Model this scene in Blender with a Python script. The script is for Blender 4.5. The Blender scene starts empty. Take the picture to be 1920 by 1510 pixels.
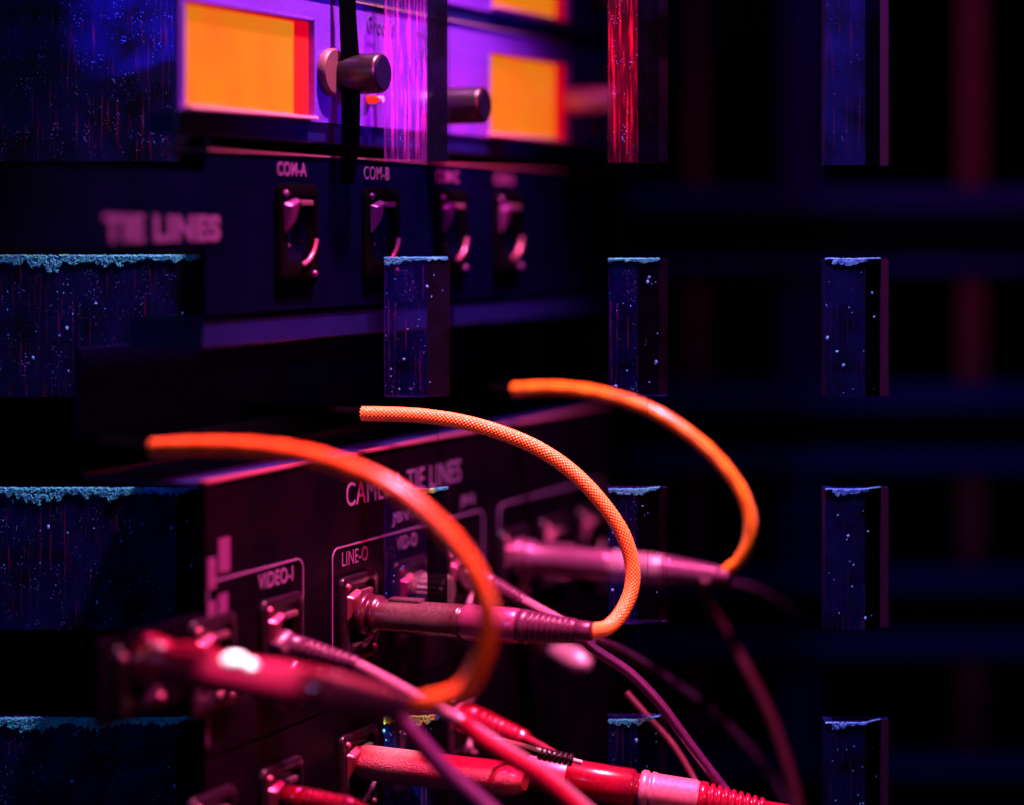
import bpy, bmesh, math, random
import numpy as np
from mathutils import Vector, Matrix
random.seed(7); rng = np.random.default_rng(7)
scene = bpy.context.scene
COL = scene.collection
R = math.radians

# ------------------------------------------------------------------ camera
FPX = 4000.0                       # focal length in photo pixels (1920 wide)
HOR = 430.0                        # eye level row in the photo
YF = 0.775                         # focus distance, metres
cam_d = bpy.data.cameras.new('camera'); cam = bpy.data.objects.new('camera', cam_d); COL.objects.link(cam)
cam_d.sensor_width = 36; cam_d.lens = FPX / 1920 * 36
cam_d.shift_y = -(755 - HOR) / 1920
cam_d.clip_start = 0.02; cam_d.clip_end = 60
cam.location = (0, 0, 0); cam.rotation_euler = (R(90), 0, 0)
cam_d.dof.use_dof = True; cam_d.dof.focus_distance = YF - 0.013; cam_d.dof.aperture_fstop = 2.9
cam_d.dof.aperture_blades = 0
scene.camera = cam

# ------------------------------------------------------------------ world and exposure
world = bpy.data.worlds.new('World'); scene.world = world; world.use_nodes = True
bgn = world.node_tree.nodes['Background']
bgn.inputs[0].default_value = (0.02, 0.01, 0.12, 1); bgn.inputs[1].default_value = 0.04
scene.view_settings.view_transform = 'Standard'; scene.view_settings.look = 'None'
scene.view_settings.exposure = 0.0; scene.view_settings.gamma = 1.0
scene.render.engine = 'CYCLES'
scene.cycles.max_bounces = 6; scene.cycles.use_denoising = True
scene.cycles.sample_clamp_indirect = 3.0
scene.cycles.caustics_reflective = False; scene.cycles.caustics_refractive = False

# ------------------------------------------------------------------ lamps (coloured stage gels)
def lamp(name, kind, loc, target, energy, color, size=0.1, angle=60, blend=0.5):
    d = bpy.data.lights.new(name, kind); o = bpy.data.objects.new(name, d); COL.objects.link(o)
    o.location = loc
    o.rotation_euler = (Vector(target) - Vector(loc)).to_track_quat('-Z', 'Y').to_euler()
    d.energy = energy; d.color = color
    if kind == 'AREA':
        d.shape = 'RECTANGLE'; d.size = size; d.size_y = size * 0.6
    if kind == 'SPOT':
        d.spot_size = R(angle); d.spot_blend = blend; d.shadow_soft_size = size
    return o

LAMPS = [
 ('key_lamp',    'SPOT', (0.06, 0.70, 0.46), (-0.005, 0.735, -0.125), 64.0, (1.0, 0.32, 0.58), 0.010, 52, 0.6),
 ('violet_lamp', 'SPOT', (0.75, 0.30, 0.26), (-0.03, 0.80, 0.092), 30.0, (0.17, 0.02, 1.0), 0.03, 15, 0.7),
 ('red_lamp',    'SPOT', (0.03, 0.66, 0.26), (-0.03, 0.725, -0.22), 26.0, (1.0, 0.005, 0.09), 0.02, 36, 0.5),
 ('magenta_lamp','SPOT', (0.14, 0.81, 0.38), (0.02, 0.80, -0.10), 12.0, (1.0, 0.04, 0.50), 0.02, 48, 0.8),
 ('front_lamp',  'SPOT', (-0.45, -0.16, 0.25), (0.02, 0.80, -0.06), 5.5, (0.24, 0.28, 1.0), 0.05, 60, 0.8),
 ('added_amber_fill',  'SPOT', (0.34, 0.42, 0.02), (0.01, 0.70, -0.15), 3.6, (1.0, 0.16, 0.12), 0.02, 38, 0.8),  # added fill that reddens the near orange loop
 ('rear_blue_lamp','SPOT', (0.30, 0.55, 0.40), (0.22, 1.30, -0.05), 0.6, (0.05, 0.02, 1.0), 0.05, 60, 0.8),
 ('rear_red_lamp', 'SPOT', (0.36, 0.98, 0.12), (0.27, 1.30, 0.05), 0.16, (1.0, 0.0, 0.03), 0.03, 55, 0.9),
]
for a in LAMPS: lamp(*a)

# ------------------------------------------------------------------ geometry of the view
U = Vector((0.4327, 0.9015, 0)).normalized()       # along the rack face
N = Vector((0.9015, -0.4327, 0)).normalized()      # out of the rack face
O = Vector(((675 - 960) / FPX * YF, YF, 0))
def yw(px): return YF * 2205.0 / (2880.0 - px)
def S(px): return (yw(px) - YF) / U.y
def Zw(px, py): return -(py - HOR) / FPX * yw(px)
def W(s, z, n=0.0): return O + U * s + N * n + Vector((0, 0, z))
def P(px, py, Y): return Vector(((px - 960) / FPX * Y, Y, -(py - HOR) / FPX * Y))
def NP(s, px):                                     # normal offset at which the plane through s shows at px
    b = O + U * s; k = (px - 960) / FPX
    return (k * b.y - b.x) / (N.x - k * N.y)
def PN(s, px, py):
    n = NP(s, px); b = O + U * s + N * n
    return Vector((b.x, b.y, -(py - HOR) / FPX * b.y))
WALLROT = math.atan2(U.y, U.x)

# ------------------------------------------------------------------ materials
def mat(name, color, rough=0.5, metal=0.0, emit=None, estr=0.0, spec=0.5, coat=0.0):
    m = bpy.data.materials.new(name); m.use_nodes = True
    b = m.node_tree.nodes['Principled BSDF']
    b.inputs['Base Color'].default_value = (*color, 1); b.inputs['Roughness'].default_value = rough
    b.inputs['Metallic'].default_value = metal; b.inputs['Specular IOR Level'].default_value = spec
    b.inputs['Coat Weight'].default_value = coat
    if emit: b.inputs['Emission Color'].default_value = (*emit, 1); b.inputs['Emission Strength'].default_value = estr
    return m
def nodes(m): return m.node_tree.nodes, m.node_tree.links, m.node_tree.nodes['Principled BSDF']
def coords(nt, scale, kind='Object'):
    tc = nt.nodes.new('ShaderNodeTexCoord'); mp = nt.nodes.new('ShaderNodeMapping')
    mp.inputs['Scale'].default_value = scale; nt.links.new(tc.outputs[kind], mp.inputs[0]); return mp.outputs[0]
def noise(nt, vec, scale, detail=3, rough=0.6):
    n = nt.nodes.new('ShaderNodeTexNoise'); n.inputs['Scale'].default_value = scale
    n.inputs['Detail'].default_value = detail; n.inputs['Roughness'].default_value = rough
    nt.links.new(vec, n.inputs['Vector']); return n.outputs['Fac']
def ramp(nt, fac, stops):
    r = nt.nodes.new('ShaderNodeValToRGB'); e = r.color_ramp.elements
    while len(e) < len(stops): e.new(0.5)
    for i, (p, c) in enumerate(stops):
        e[i].position = p; e[i].color = (*c, 1) if len(c) == 3 else c
    nt.links.new(fac, r.inputs[0]); return r.outputs[0]
def mixc(nt, fac, a, b, mode='MIX'):
    m = nt.nodes.new('ShaderNodeMix'); m.data_type = 'RGBA'; m.blend_type = mode
    for sock, v in ((0, fac), (6, a), (7, b)):
        if isinstance(v, (int, float)): m.inputs[sock].default_value = v
        elif isinstance(v, tuple): m.inputs[sock].default_value = (*v, 1)
        else: nt.links.new(v, m.inputs[sock])
    return m.outputs[2]
def bump(nt, b, h, strength=0.3, dist=0.0004):
    n = nt.nodes.new('ShaderNodeBump'); n.inputs['Strength'].default_value = strength
    n.inputs['Distance'].default_value = dist
    nt.links.new(h, n.inputs['Height']); nt.links.new(n.outputs[0], b.inputs['Normal'])
def grained(m, c1, c2, scale=900, stretch=(1, 1, 1), bs=0.3, rv=None):
    ns, lk, b = nodes(m); nt = m.node_tree
    v = coords(nt, stretch); f = noise(nt, v, scale, 4)
    lk.new(ramp(nt, f, [(0.3, c1), (0.7, c2)]), b.inputs['Base Color'])
    bump(nt, b, f, bs, 0.0002)
    if rv:
        f2 = noise(nt, v, scale * 0.12, 3)
        lk.new(ramp(nt, f2, [(0.3, (rv[0],) * 3), (0.7, (rv[1],) * 3)]), b.inputs['Roughness'])
    return m

M = {}
M['dark_panel'] = grained(mat('dark_panel', (0.02,)*3, 0.45, spec=0.03), (0.0002, 0.0002, 0.003), (0.0055, 0.0004, 0.0055), 34, bs=0.15, rv=(0.35, 0.6))
M['navy_panel'] = grained(mat('navy_panel', (0.01,)*3, 0.5, spec=0.03), (0.0001, 0.0002, 0.008), (0.0006, 0.0004, 0.016), 45, bs=0.2)
M['matte_black'] = mat('matte_black', (0.0015, 0.001, 0.002), 0.9, spec=0.0)
M['socket_plate'] = grained(mat('socket_plate', (0.02,)*3, 0.3, 0.0, spec=0.25), (0.004, 0.002, 0.006), (0.015, 0.004, 0.014), 500, bs=0.15)
M['black'] = grained(mat('black', (0.004,)*3, 0.6, spec=0.1), (0.002, 0.0015, 0.004), (0.006, 0.003, 0.009), 500)
M['meter_face'] = grained(mat('meter_face', (0.5,)*3, 0.42, 0.35), (0.13, 0.035, 0.50), (0.22, 0.05, 0.64), 260, (1, 1, 5), 0.12, (0.3, 0.55))
M['edge_highlight'] = mat('edge_highlight', (0.9, 0.6, 0.65), 0.25, 0.7)
M['navy_trim'] = grained(mat('navy_trim', (0.02, 0.01, 0.2), 0.4), (0.0012, 0.002, 0.05), (0.003, 0.003, 0.09), 300, bs=0.2)
M['knob'] = grained(mat('knob', (0.02,)*3, 0.33), (0.005, 0.002, 0.003), (0.009, 0.004, 0.005), 800, bs=0.1)
M['knob_front'] = mat('knob_front', (0.003, 0.002, 0.014), 0.6, spec=0.05)
M['brown_disc'] = mat('brown_disc', (0.12, 0.04, 0.04), 0.5)
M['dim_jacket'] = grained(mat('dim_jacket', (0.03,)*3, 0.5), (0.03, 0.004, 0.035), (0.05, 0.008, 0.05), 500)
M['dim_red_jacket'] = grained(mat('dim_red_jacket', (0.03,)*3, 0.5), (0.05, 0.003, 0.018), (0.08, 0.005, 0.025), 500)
M['white_print'] = mat('white_print', (0.19, 0.08, 0.25), 0.6)
M['faded_label'] = mat('faded_label', (0.13, 0.02, 0.14), 0.7)
M['latch'] = mat('latch', (0.38, 0.09, 0.18), 0.3, 0.5)
M['dark_latch'] = mat('dark_latch', (0.12, 0.02, 0.14), 0.3, 0.4)
M['dark_print'] = mat('dark_print', (0.06, 0.02, 0.18), 0.7)
M['screen'] = mat('screen', (0.1, 0.03, 0.0), 0.4, emit=(0.80, 0.185, 0.008), estr=1.0)
def screen_fix():
    ns, lk, b = nodes(M['screen']); nt = M['screen'].node_tree
    f = noise(nt, coords(nt, (1, 1, 0.6)), 45, 3)
    lk.new(ramp(nt, f, [(0.3, (0.86, 0.15, 0.010)), (0.55, (0.78, 0.19, 0.006)), (0.75, (0.70, 0.21, 0.003))]), b.inputs['Emission Color'])
screen_fix()
M['red_glow_rim'] = mat('red_glow_rim', (0.9, 0.02, 0.01), 0.3, emit=(0.75, 0.0, 0.004), estr=0.75)  # screen light on the rim, put in as its own red glow
M['pink_lip'] = mat('pink_lip', (0.85, 0.35, 0.5), 0.3, 0.3)
M['steel'] = grained(mat('steel', (0.6,)*3, 0.25, 0.9), (0.55, 0.45, 0.5), (0.8, 0.7, 0.74), 600, bs=0.1)
M['socket'] = grained(mat('socket', (0.1,)*3, 0.3, 0.6), (0.16, 0.06, 0.12), (0.3, 0.12, 0.2), 600, bs=0.15)
M['gold'] = mat('gold', (0.9, 0.45, 0.15), 0.2, 1.0)
M['plug_body'] = grained(mat('plug_body', (0.1,)*3, 0.24, 0.0), (0.028, 0.005, 0.014), (0.06, 0.010, 0.024), 900, bs=0.15)
M['plug_sleeve'] = grained(mat('plug_sleeve', (0.3,)*3, 0.3, 0.5), (0.20, 0.045, 0.12), (0.30, 0.07, 0.18), 700, bs=0.12)
M['rubber'] = grained(mat('rubber', (0.1,)*3, 0.36), (0.035, 0.006, 0.028), (0.07, 0.014, 0.05), 800, bs=0.2)
M['red_plug'] = grained(mat('red_plug', (0.5, 0.03, 0.06), 0.20, 0.0, coat=0.5), (0.16, 0.002, 0.018), (0.27, 0.006, 0.035), 800, bs=0.15)
M['pink_metal'] = grained(mat('pink_metal', (0.7, 0.4, 0.5), 0.35, 0.4), (0.50, 0.18, 0.30), (0.70, 0.30, 0.42), 700, bs=0.15)
M['silver_jacket'] = grained(mat('silver_jacket', (0.7,)*3, 0.2, 0.3, coat=0.6), (0.30, 0.14, 0.22), (0.42, 0.22, 0.30), 400, bs=0.1)
M['purple_jacket'] = grained(mat('purple_jacket', (0.3, 0.08, 0.3), 0.35), (0.045, 0.006, 0.06), (0.08, 0.012, 0.09), 500, bs=0.1)
M['red_jacket'] = grained(mat('red_jacket', (0.4, 0.02, 0.05), 0.4), (0.16, 0.006, 0.03), (0.26, 0.015, 0.045), 500, bs=0.1)
M['rear_navy'] = grained(mat('rear_navy', (0.02, 0.02, 0.3), 0.6), (0.02, 0.02, 0.25), (0.04, 0.03, 0.4), 60)
M['rear_red'] = grained(mat('rear_red', (0.5, 0.02, 0.05), 0.6), (0.45, 0.02, 0.05), (0.6, 0.04, 0.08), 60)
M['led_red'] = mat('led_red', (0.8, 0.02, 0.0), 0.2, emit=(1.0, 0.03, 0.0), estr=0.9)
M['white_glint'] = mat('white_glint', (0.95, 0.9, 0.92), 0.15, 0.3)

def knurled():
    m = grained(mat('knurled', (0.6,)*3, 0.35, 0.3), (0.42, 0.07, 0.14), (0.62, 0.16, 0.25), 700)
    ns, lk, b = nodes(m); nt = m.node_tree
    v = nt.nodes.new('ShaderNodeTexVoronoi'); v.inputs['Scale'].default_value = 1700
    lk.new(coords(nt, (1, 1, 1)), v.inputs['Vector']); bump(nt, b, v.outputs['Distance'], 0.6, 0.0003)
    return m
M['knurled'] = knurled()

def blank_panel_mat():                              # black paint with the blue haze put into it, blue worn patches along a band
    m = mat('worn_black', (0.01,)*3, 0.6, spec=0.05); ns, lk, b = nodes(m); nt = m.node_tree
    v = coords(nt, (1, 1, 0.45)); f = noise(nt, v, 120, 5, 0.7)
    tc = nt.nodes.new('ShaderNodeTexCoord'); sp = nt.nodes.new('ShaderNodeSeparateXYZ'); lk.new(tc.outputs['Object'], sp.inputs[0])
    mr = nt.nodes.new('ShaderNodeMath'); mr.operation = 'SUBTRACT'; lk.new(sp.outputs[2], mr.inputs[0]); mr.inputs[1].default_value = -0.0535
    ab = nt.nodes.new('ShaderNodeMath'); ab.operation = 'ABSOLUTE'; lk.new(mr.outputs[0], ab.inputs[0])
    sc = nt.nodes.new('ShaderNodeMath'); sc.operation = 'MULTIPLY_ADD'; lk.new(ab.outputs[0], sc.inputs[0]); sc.inputs[1].default_value = -26; lk.new(f, sc.inputs[2])
    k = ramp(nt, sc.outputs[0], [(0.42, (0, 0, 0)), (0.50, (1, 1, 1))])
    lk.new(mixc(nt, k, (0.0015, 0.001, 0.03), (0.06, 0.04, 0.9)), b.inputs['Base Color'])
    bump(nt, b, f, 0.3, 0.0003); return m
M['worn_black'] = blank_panel_mat()

def block_mat(name, see, base, streak_c, streak_pos, spk, rough=0.5, spec=0.05):
    """weathered resin: partly see-through, vertical scratches or painted light streaks, pale specks"""
    m = mat(name, base, rough, spec=spec); ns, lk, b = nodes(m); nt = m.node_tree
    st = noise(nt, coords(nt, (1, 1, 0.035)), 950, 4, 0.7)
    cloud = noise(nt, coords(nt, (1, 1, 1)), 55, 4, 0.6)
    c0 = mixc(nt, ramp(nt, cloud, [(0.35, (0, 0, 0)), (0.7, (1, 1, 1))]), tuple(x * 0.15 for x in base), tuple(min(1, x * 2.4) for x in base))
    c1 = mixc(nt, ramp(nt, st, [(streak_pos, (0, 0, 0)), (streak_pos + 0.12, (1, 1, 1))]), c0, streak_c)
    v = nt.nodes.new('ShaderNodeTexVoronoi'); v.inputs['Scale'].default_value = 1100; lk.new(coords(nt, (1, 1, 0.8)), v.inputs['Vector'])
    g = noise(nt, coords(nt, (1, 1, 0.7)), 160, 3, 0.7)
    sub = nt.nodes.new('ShaderNodeMath'); sub.operation = 'MULTIPLY_ADD'; lk.new(g, sub.inputs[0]); sub.inputs[1].default_value = -0.9
    lk.new(v.outputs['Distance'], sub.inputs[2])
    spot = ramp(nt, sub.outputs[0], [(0.0, (1, 1, 1)), (0.02, (0, 0, 0))]) if False else None
    sh = nt.nodes.new('ShaderNodeMath'); sh.operation = 'LESS_THAN'; lk.new(sub.outputs[0], sh.inputs[0]); sh.inputs[1].default_value = spk
    c2 = mixc(nt, sh.outputs[0], c1, (0.10, 0.22, 0.75))
    lk.new(c2, b.inputs['Base Color']); bump(nt, b, st, 0.5, 0.0003)
    if see > 0:
        tr = ns.new('ShaderNodeBsdfTransparent'); mx = ns.new('ShaderNodeMixShader'); out = [n for n in ns if n.type == 'OUTPUT_MATERIAL'][0]
        op = nt.nodes.new('ShaderNodeMath'); op.operation = 'MULTIPLY_ADD'; lk.new(sh.outputs[0], op.inputs[0]); op.inputs[1].default_value = see * 0.8; op.inputs[2].default_value = 1 - see
        lk.new(op.outputs[0], mx.inputs[0]); lk.new(tr.outputs[0], mx.inputs[1]); lk.new(b.outputs[0], mx.inputs[2]); lk.new(mx.outputs[0], out.inputs[0])
    return m
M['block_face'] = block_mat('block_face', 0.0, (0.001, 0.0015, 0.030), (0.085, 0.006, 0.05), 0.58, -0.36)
M['block_clear'] = block_mat('block_clear', 0.82, (0.003, 0.008, 0.16), (0.4, 0.03, 0.4), 0.57, -0.38)
M['block_pink_lit'] = block_mat('block_pink_lit', 0.62, (0.07, 0.01, 0.16), (0.95, 0.06, 0.6), 0.50, -0.36)  # brighter top-row copy, the pink light stripe is in its colour
M['block_red_lit'] = block_mat('block_red_lit', 0.55, (0.035, 0.001, 0.012), (0.55, 0.01, 0.05), 0.51, -0.36)  # top-row copy with the crimson light stripe in its colour
M['block_flange_clear'] = block_mat('block_flange_clear', 0.85, (0.02, 0.004, 0.03), (0.03, 0.004, 0.03), 0.6, -0.9, 0.6, 0.02)
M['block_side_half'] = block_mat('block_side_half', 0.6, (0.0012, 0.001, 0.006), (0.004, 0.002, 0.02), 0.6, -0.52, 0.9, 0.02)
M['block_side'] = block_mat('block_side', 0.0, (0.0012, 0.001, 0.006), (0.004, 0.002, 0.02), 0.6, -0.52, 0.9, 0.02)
M['block_side_clear'] = block_mat('block_side_clear', 0.015, (0.0012, 0.001, 0.006), (0.004, 0.002, 0.02), 0.6, -0.52, 0.9, 0.02)
M['block_flange'] = mat('block_flange', (0.022, 0.004, 0.035), 0.6, spec=0.05)
M['block_face_blue'] = block_mat('block_face_blue', 0.0, (0.001, 0.002, 0.040), (0.02, 0.004, 0.06), 0.56, -0.44)
def crust():
    m = mat('frosty_crust', (0.02, 0.25, 0.3), 0.8); ns, lk, b = nodes(m); nt = m.node_tree
    f = noise(nt, coords(nt, (1, 1, 1)), 500, 3)
    lk.new(ramp(nt, f, [(0.3, (0.005, 0.12, 0.26)), (0.5, (0.02, 0.50, 0.58)), (0.72, (0.06, 0.60, 0.35))]), b.inputs['Base Color']); return m
M['crust'] = crust()
def crust_tint(name, c1, c2):
    m = mat(name, c1, 0.8); ns, lk, b = nodes(m); nt = m.node_tree
    lk.new(ramp(nt, noise(nt, coords(nt, (1, 1, 1)), 420, 3), [(0.35, c1), (0.62, c2)]), b.inputs['Base Color']); return m
M['crust_blue'] = crust_tint('crust_blue', (0.02, 0.15, 0.7), (0.1, 0.45, 0.95))
M['crust_lime'] = crust_tint('crust_lime', (0.10, 0.55, 0.25), (0.65, 0.9, 0.08))

def braid(name='orange_braid', g=1.0):                                         # orange nylon braid: u round, v along in metres
    m = mat(name, (1.0, 0.2, 0.01), 0.27); ns, lk, b = nodes(m); nt = m.node_tree
    at = ns.new('ShaderNodeAttribute'); at.attribute_name = 'weave'
    c = ramp(nt, at.outputs['Fac'], [(0.0, (0.40, 0.05 * g, 0.001)), (0.25, (0.85, 0.21 * g, 0.003)), (0.65, (1.0, 0.40 * g, 0.008)), (0.95, (1.0, 0.98 * g, 0.40 * g))])  # shiny crests and dark gaps between strands put into the colour
    lk.new(c, b.inputs['Base Color']); b.inputs['Sheen Weight'].default_value = 0.15
    return m
M['orange_braid'] = braid(); M['red_orange_braid'] = braid('red_orange_braid', 0.55)

# ------------------------------------------------------------------ mesh building
class MB:
    def __init__(s): s.v = []; s.f = []; s.m = []; s.sm = []
    def add(s, verts, faces, mi=0, smooth=False):
        o = len(s.v); s.v += [tuple(v) for v in verts]
        for f in faces: s.f.append([i + o for i in f]); s.m.append(mi); s.sm.append(smooth)
    def prism(s, pts, top, mi=0):                    # pts: base loop (world), top: loop
        n = len(pts)
        s.add(list(pts) + list(top), [list(range(n))[::-1], list(range(n, 2 * n))] + [[i, (i + 1) % n, n + (i + 1) % n, n + i] for i in range(n)], mi)
    def box(s, s0, s1, z0, z1, n0, n1, mi=0):        # box in rack coordinates
        a = [W(s0, z0, n1), W(s1, z0, n1), W(s1, z1, n1), W(s0, z1, n1)]
        b = [W(s0, z0, n0), W(s1, z0, n0), W(s1, z1, n0), W(s0, z1, n0)]
        s.prism(b, a, mi)
    def sheet(s, loop, n0, n1, mi=0):                # polygon (s,z) with thickness
        s.prism([W(a, z, n0) for a, z in loop], [W(a, z, n1) for a, z in loop], mi)
    def lathe(s, prof, base, axis, seg=40, mi=0, up=Vector((0, 0, 1)), sx=1.0):
        ax = Vector(axis).normalized(); e1 = (up - ax * up.dot(ax)).normalized(); e2 = ax.cross(e1)
        vs = []
        for t, r in prof:
            for k in range(seg):
                a = 2 * math.pi * k / seg
                vs.append(Vector(base) + ax * t + e1 * (r * math.cos(a)) + e2 * (r * math.sin(a) * sx))
        fs = [[i * seg + k, i * seg + (k + 1) % seg, (i + 1) * seg + (k + 1) % seg, (i + 1) * seg + k] for i in range(len(prof) - 1) for k in range(seg)]
        s.add(vs, fs, mi, True)
        s.add([vs[k] for k in range(seg)], [list(range(seg))[::-1]], mi)
        s.add([vs[-seg + k] for k in range(seg)], [list(range(seg))], mi)
    def ball(s, c, r, seg=10, mi=0, sc=(1, 1, 1)):
        vs = []; fs = []; h = seg // 2
        for i in range(h + 1):
            t = math.pi * i / h
            for k in range(seg):
                a = 2 * math.pi * k / seg
                vs.append(Vector(c) + Vector((r * sc[0] * math.sin(t) * math.cos(a), r * sc[1] * math.sin(t) * math.sin(a), r * sc[2] * math.cos(t))))
        for i in range(h):
            for k in range(seg): fs.append([i * seg + k, i * seg + (k + 1) % seg, (i + 1) * seg + (k + 1) % seg, (i + 1) * seg + k])
        s.add(vs, fs, mi, True)
    def tube(s, path, r, seg=20, mi=0):
        rs = r if isinstance(r, (list, tuple)) else [r] * len(path)
        fr = frames(path); vs = []
        for (p, e1, e2), q in zip(fr, rs):
            for k in range(seg):
                a = 2 * math.pi * k / seg; vs.append(p + e1 * (q * math.cos(a)) + e2 * (q * math.sin(a)))
        fs = [[i * seg + k, i * seg + (k + 1) % seg, (i + 1) * seg + (k + 1) % seg, (i + 1) * seg + k] for i in range(len(path) - 1) for k in range(seg)]
        s.add(vs, fs, mi, True)
        s.add(vs[:seg], [list(range(seg))[::-1]], mi); s.add(vs[-seg:], [list(range(seg))], mi)
    def build(s, name, mats, parent=None, bevel=0, kind=None, segs=2):
        mats = mats if isinstance(mats, (list, tuple)) else [mats]
        me = bpy.data.meshes.new(name)
        o = bpy.data.objects.new(name, me); COL.objects.link(o)
        inv = Matrix.Identity(4)
        if parent is not None:
            root = parent
            while root.parent is not None: root = root.parent
            inv = root_mat(root).inverted(); o.parent = parent
        me.from_pydata([tuple(inv @ Vector(v)) for v in s.v], [], s.f)
        for m_ in mats: me.materials.append(M[m_])
        me.polygons.foreach_set('material_index', s.m); me.polygons.foreach_set('use_smooth', s.sm)
        bm = bmesh.new(); bm.from_mesh(me); bmesh.ops.recalc_face_normals(bm, faces=bm.faces); bm.to_mesh(me); bm.free()
        me.update()
        if bevel:
            b = o.modifiers.new('bevel', 'BEVEL'); b.width = bevel; b.segments = segs; b.limit_method = 'ANGLE'
        if kind: o['kind'] = kind
        return o
def root_mat(o): return Matrix.Translation(o.location) @ o.rotation_euler.to_matrix().to_4x4()
def frames(path):
    out = []; t0 = (path[1] - path[0]).normalized()
    e1 = t0.orthogonal().normalized()
    for i, p in enumerate(path):
        t = (path[min(i + 1, len(path) - 1)] - path[max(i - 1, 0)]).normalized()
        e1 = (e1 - t * e1.dot(t)).normalized(); out.append((p, e1, t.cross(e1)))
    return out
def spline(pts, step=0.0008):
    pts = [Vector(p) for p in pts]; ext = [pts[0] * 2 - pts[1]] + pts + [pts[-1] * 2 - pts[-2]]
    dense = []
    for i in range(1, len(ext) - 2):
        p0, p1, p2, p3 = ext[i - 1:i + 3]
        d01 = max((p1 - p0).length, 1e-6) ** .5; d12 = max((p2 - p1).length, 1e-6) ** .5; d23 = max((p3 - p2).length, 1e-6) ** .5
        m1 = (p2 - p1) + ((p1 - p0) / d01 - (p2 - p0) / (d01 + d12)) * d12
        m2 = (p2 - p1) + ((p3 - p2) / d23 - (p3 - p1) / (d12 + d23)) * d12
        k = 40
        for j in range(k):
            t = j / k; a = 2 * t**3 - 3 * t**2 + 1; b = t**3 - 2 * t**2 + t; c = -2 * t**3 + 3 * t**2; d = t**3 - t**2
            dense.append(p1 * a + m1 * b + p2 * c + m2 * d)
    dense.append(pts[-1])
    L = [0]
    for i in range(1, len(dense)): L.append(L[-1] + (dense[i] - dense[i - 1]).length)
    n = max(8, int(L[-1] / step)); res = []; j = 0
    for i in range(n + 1):
        l = L[-1] * i / n
        while j < len(L) - 2 and L[j + 1] < l: j += 1
        f = (l - L[j]) / max(1e-9, L[j + 1] - L[j]); res.append(dense[j].lerp(dense[j + 1], f))
    return res
def thing(name, label, cat, loc, rot=0.0, group=None):
    o = bpy.data.objects.new(name, None); COL.objects.link(o); o.location = loc; o.rotation_euler = (0, 0, rot)
    o.empty_display_size = 0.01; o['label'] = label; o['category'] = cat
    if group: o['group'] = group
    return o
def text(string, s0, s1, z0, z1, parent, m, n=0.0003, weight=0.0, name='lettering'):
    cu = bpy.data.curves.new('t', 'FONT'); cu.body = string; cu.size = 1.0; cu.offset = weight
    cu.extrude = 0.012; cu.space_character = 1.06
    t = bpy.data.objects.new('t', cu); COL.objects.link(t); bpy.context.view_layer.update()
    me = bpy.data.meshes.new_from_object(t.evaluated_get(bpy.context.evaluated_depsgraph_get()))
    bpy.data.objects.remove(t); bpy.data.curves.remove(cu)
    xs = [v.co.x for v in me.vertices]; ys = [v.co.y for v in me.vertices]
    x0, x1, y0, y1 = min(xs), max(xs), min(ys), max(ys)
    mb = MB(); vs = [W(s0 + (v.co.x - x0) / (x1 - x0) * (s1 - s0), z0 + (v.co.y - y0) / (y1 - y0) * (z1 - z0), n + v.co.z * 0.006) for v in me.vertices]
    mb.add(vs, [list(p.vertices) for p in me.polygons]); bpy.data.meshes.remove(me)
    return mb.build(name, m, parent)

# ------------------------------------------------------------------ the rack
S_R = S(1150)
rack = thing('equipment_rack', 'tall black steel rack frame whose units recede to the right', 'rack', W(S(700), -0.30, -0.10), WALLROT)
mb = MB(); mb.box(S(800), S_R, -0.33, 0.20, -0.13, -0.127); mb.build('back_panel', 'black', rack)
mb = MB(); mb.box(S_R + 0.001, S_R + 0.012, -0.33, 0.20, -0.127, -0.004); mb.build('side_panel', 'black', rack, 0.0008)
mb = MB(); mb.box(S(387), S(1148), -0.0385, -0.0290, -0.03, -0.001); mb.build('cross_rail', 'navy_trim', rack, 0.0006)
mb = MB(); mb.sheet([(S(386), -0.0716), (S(1148), -0.0716), (S(1148), -0.0395), (S(386), -0.0395)], -0.052, -0.049)
mb.build('blanking_plate', 'worn_black', rack)

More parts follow.
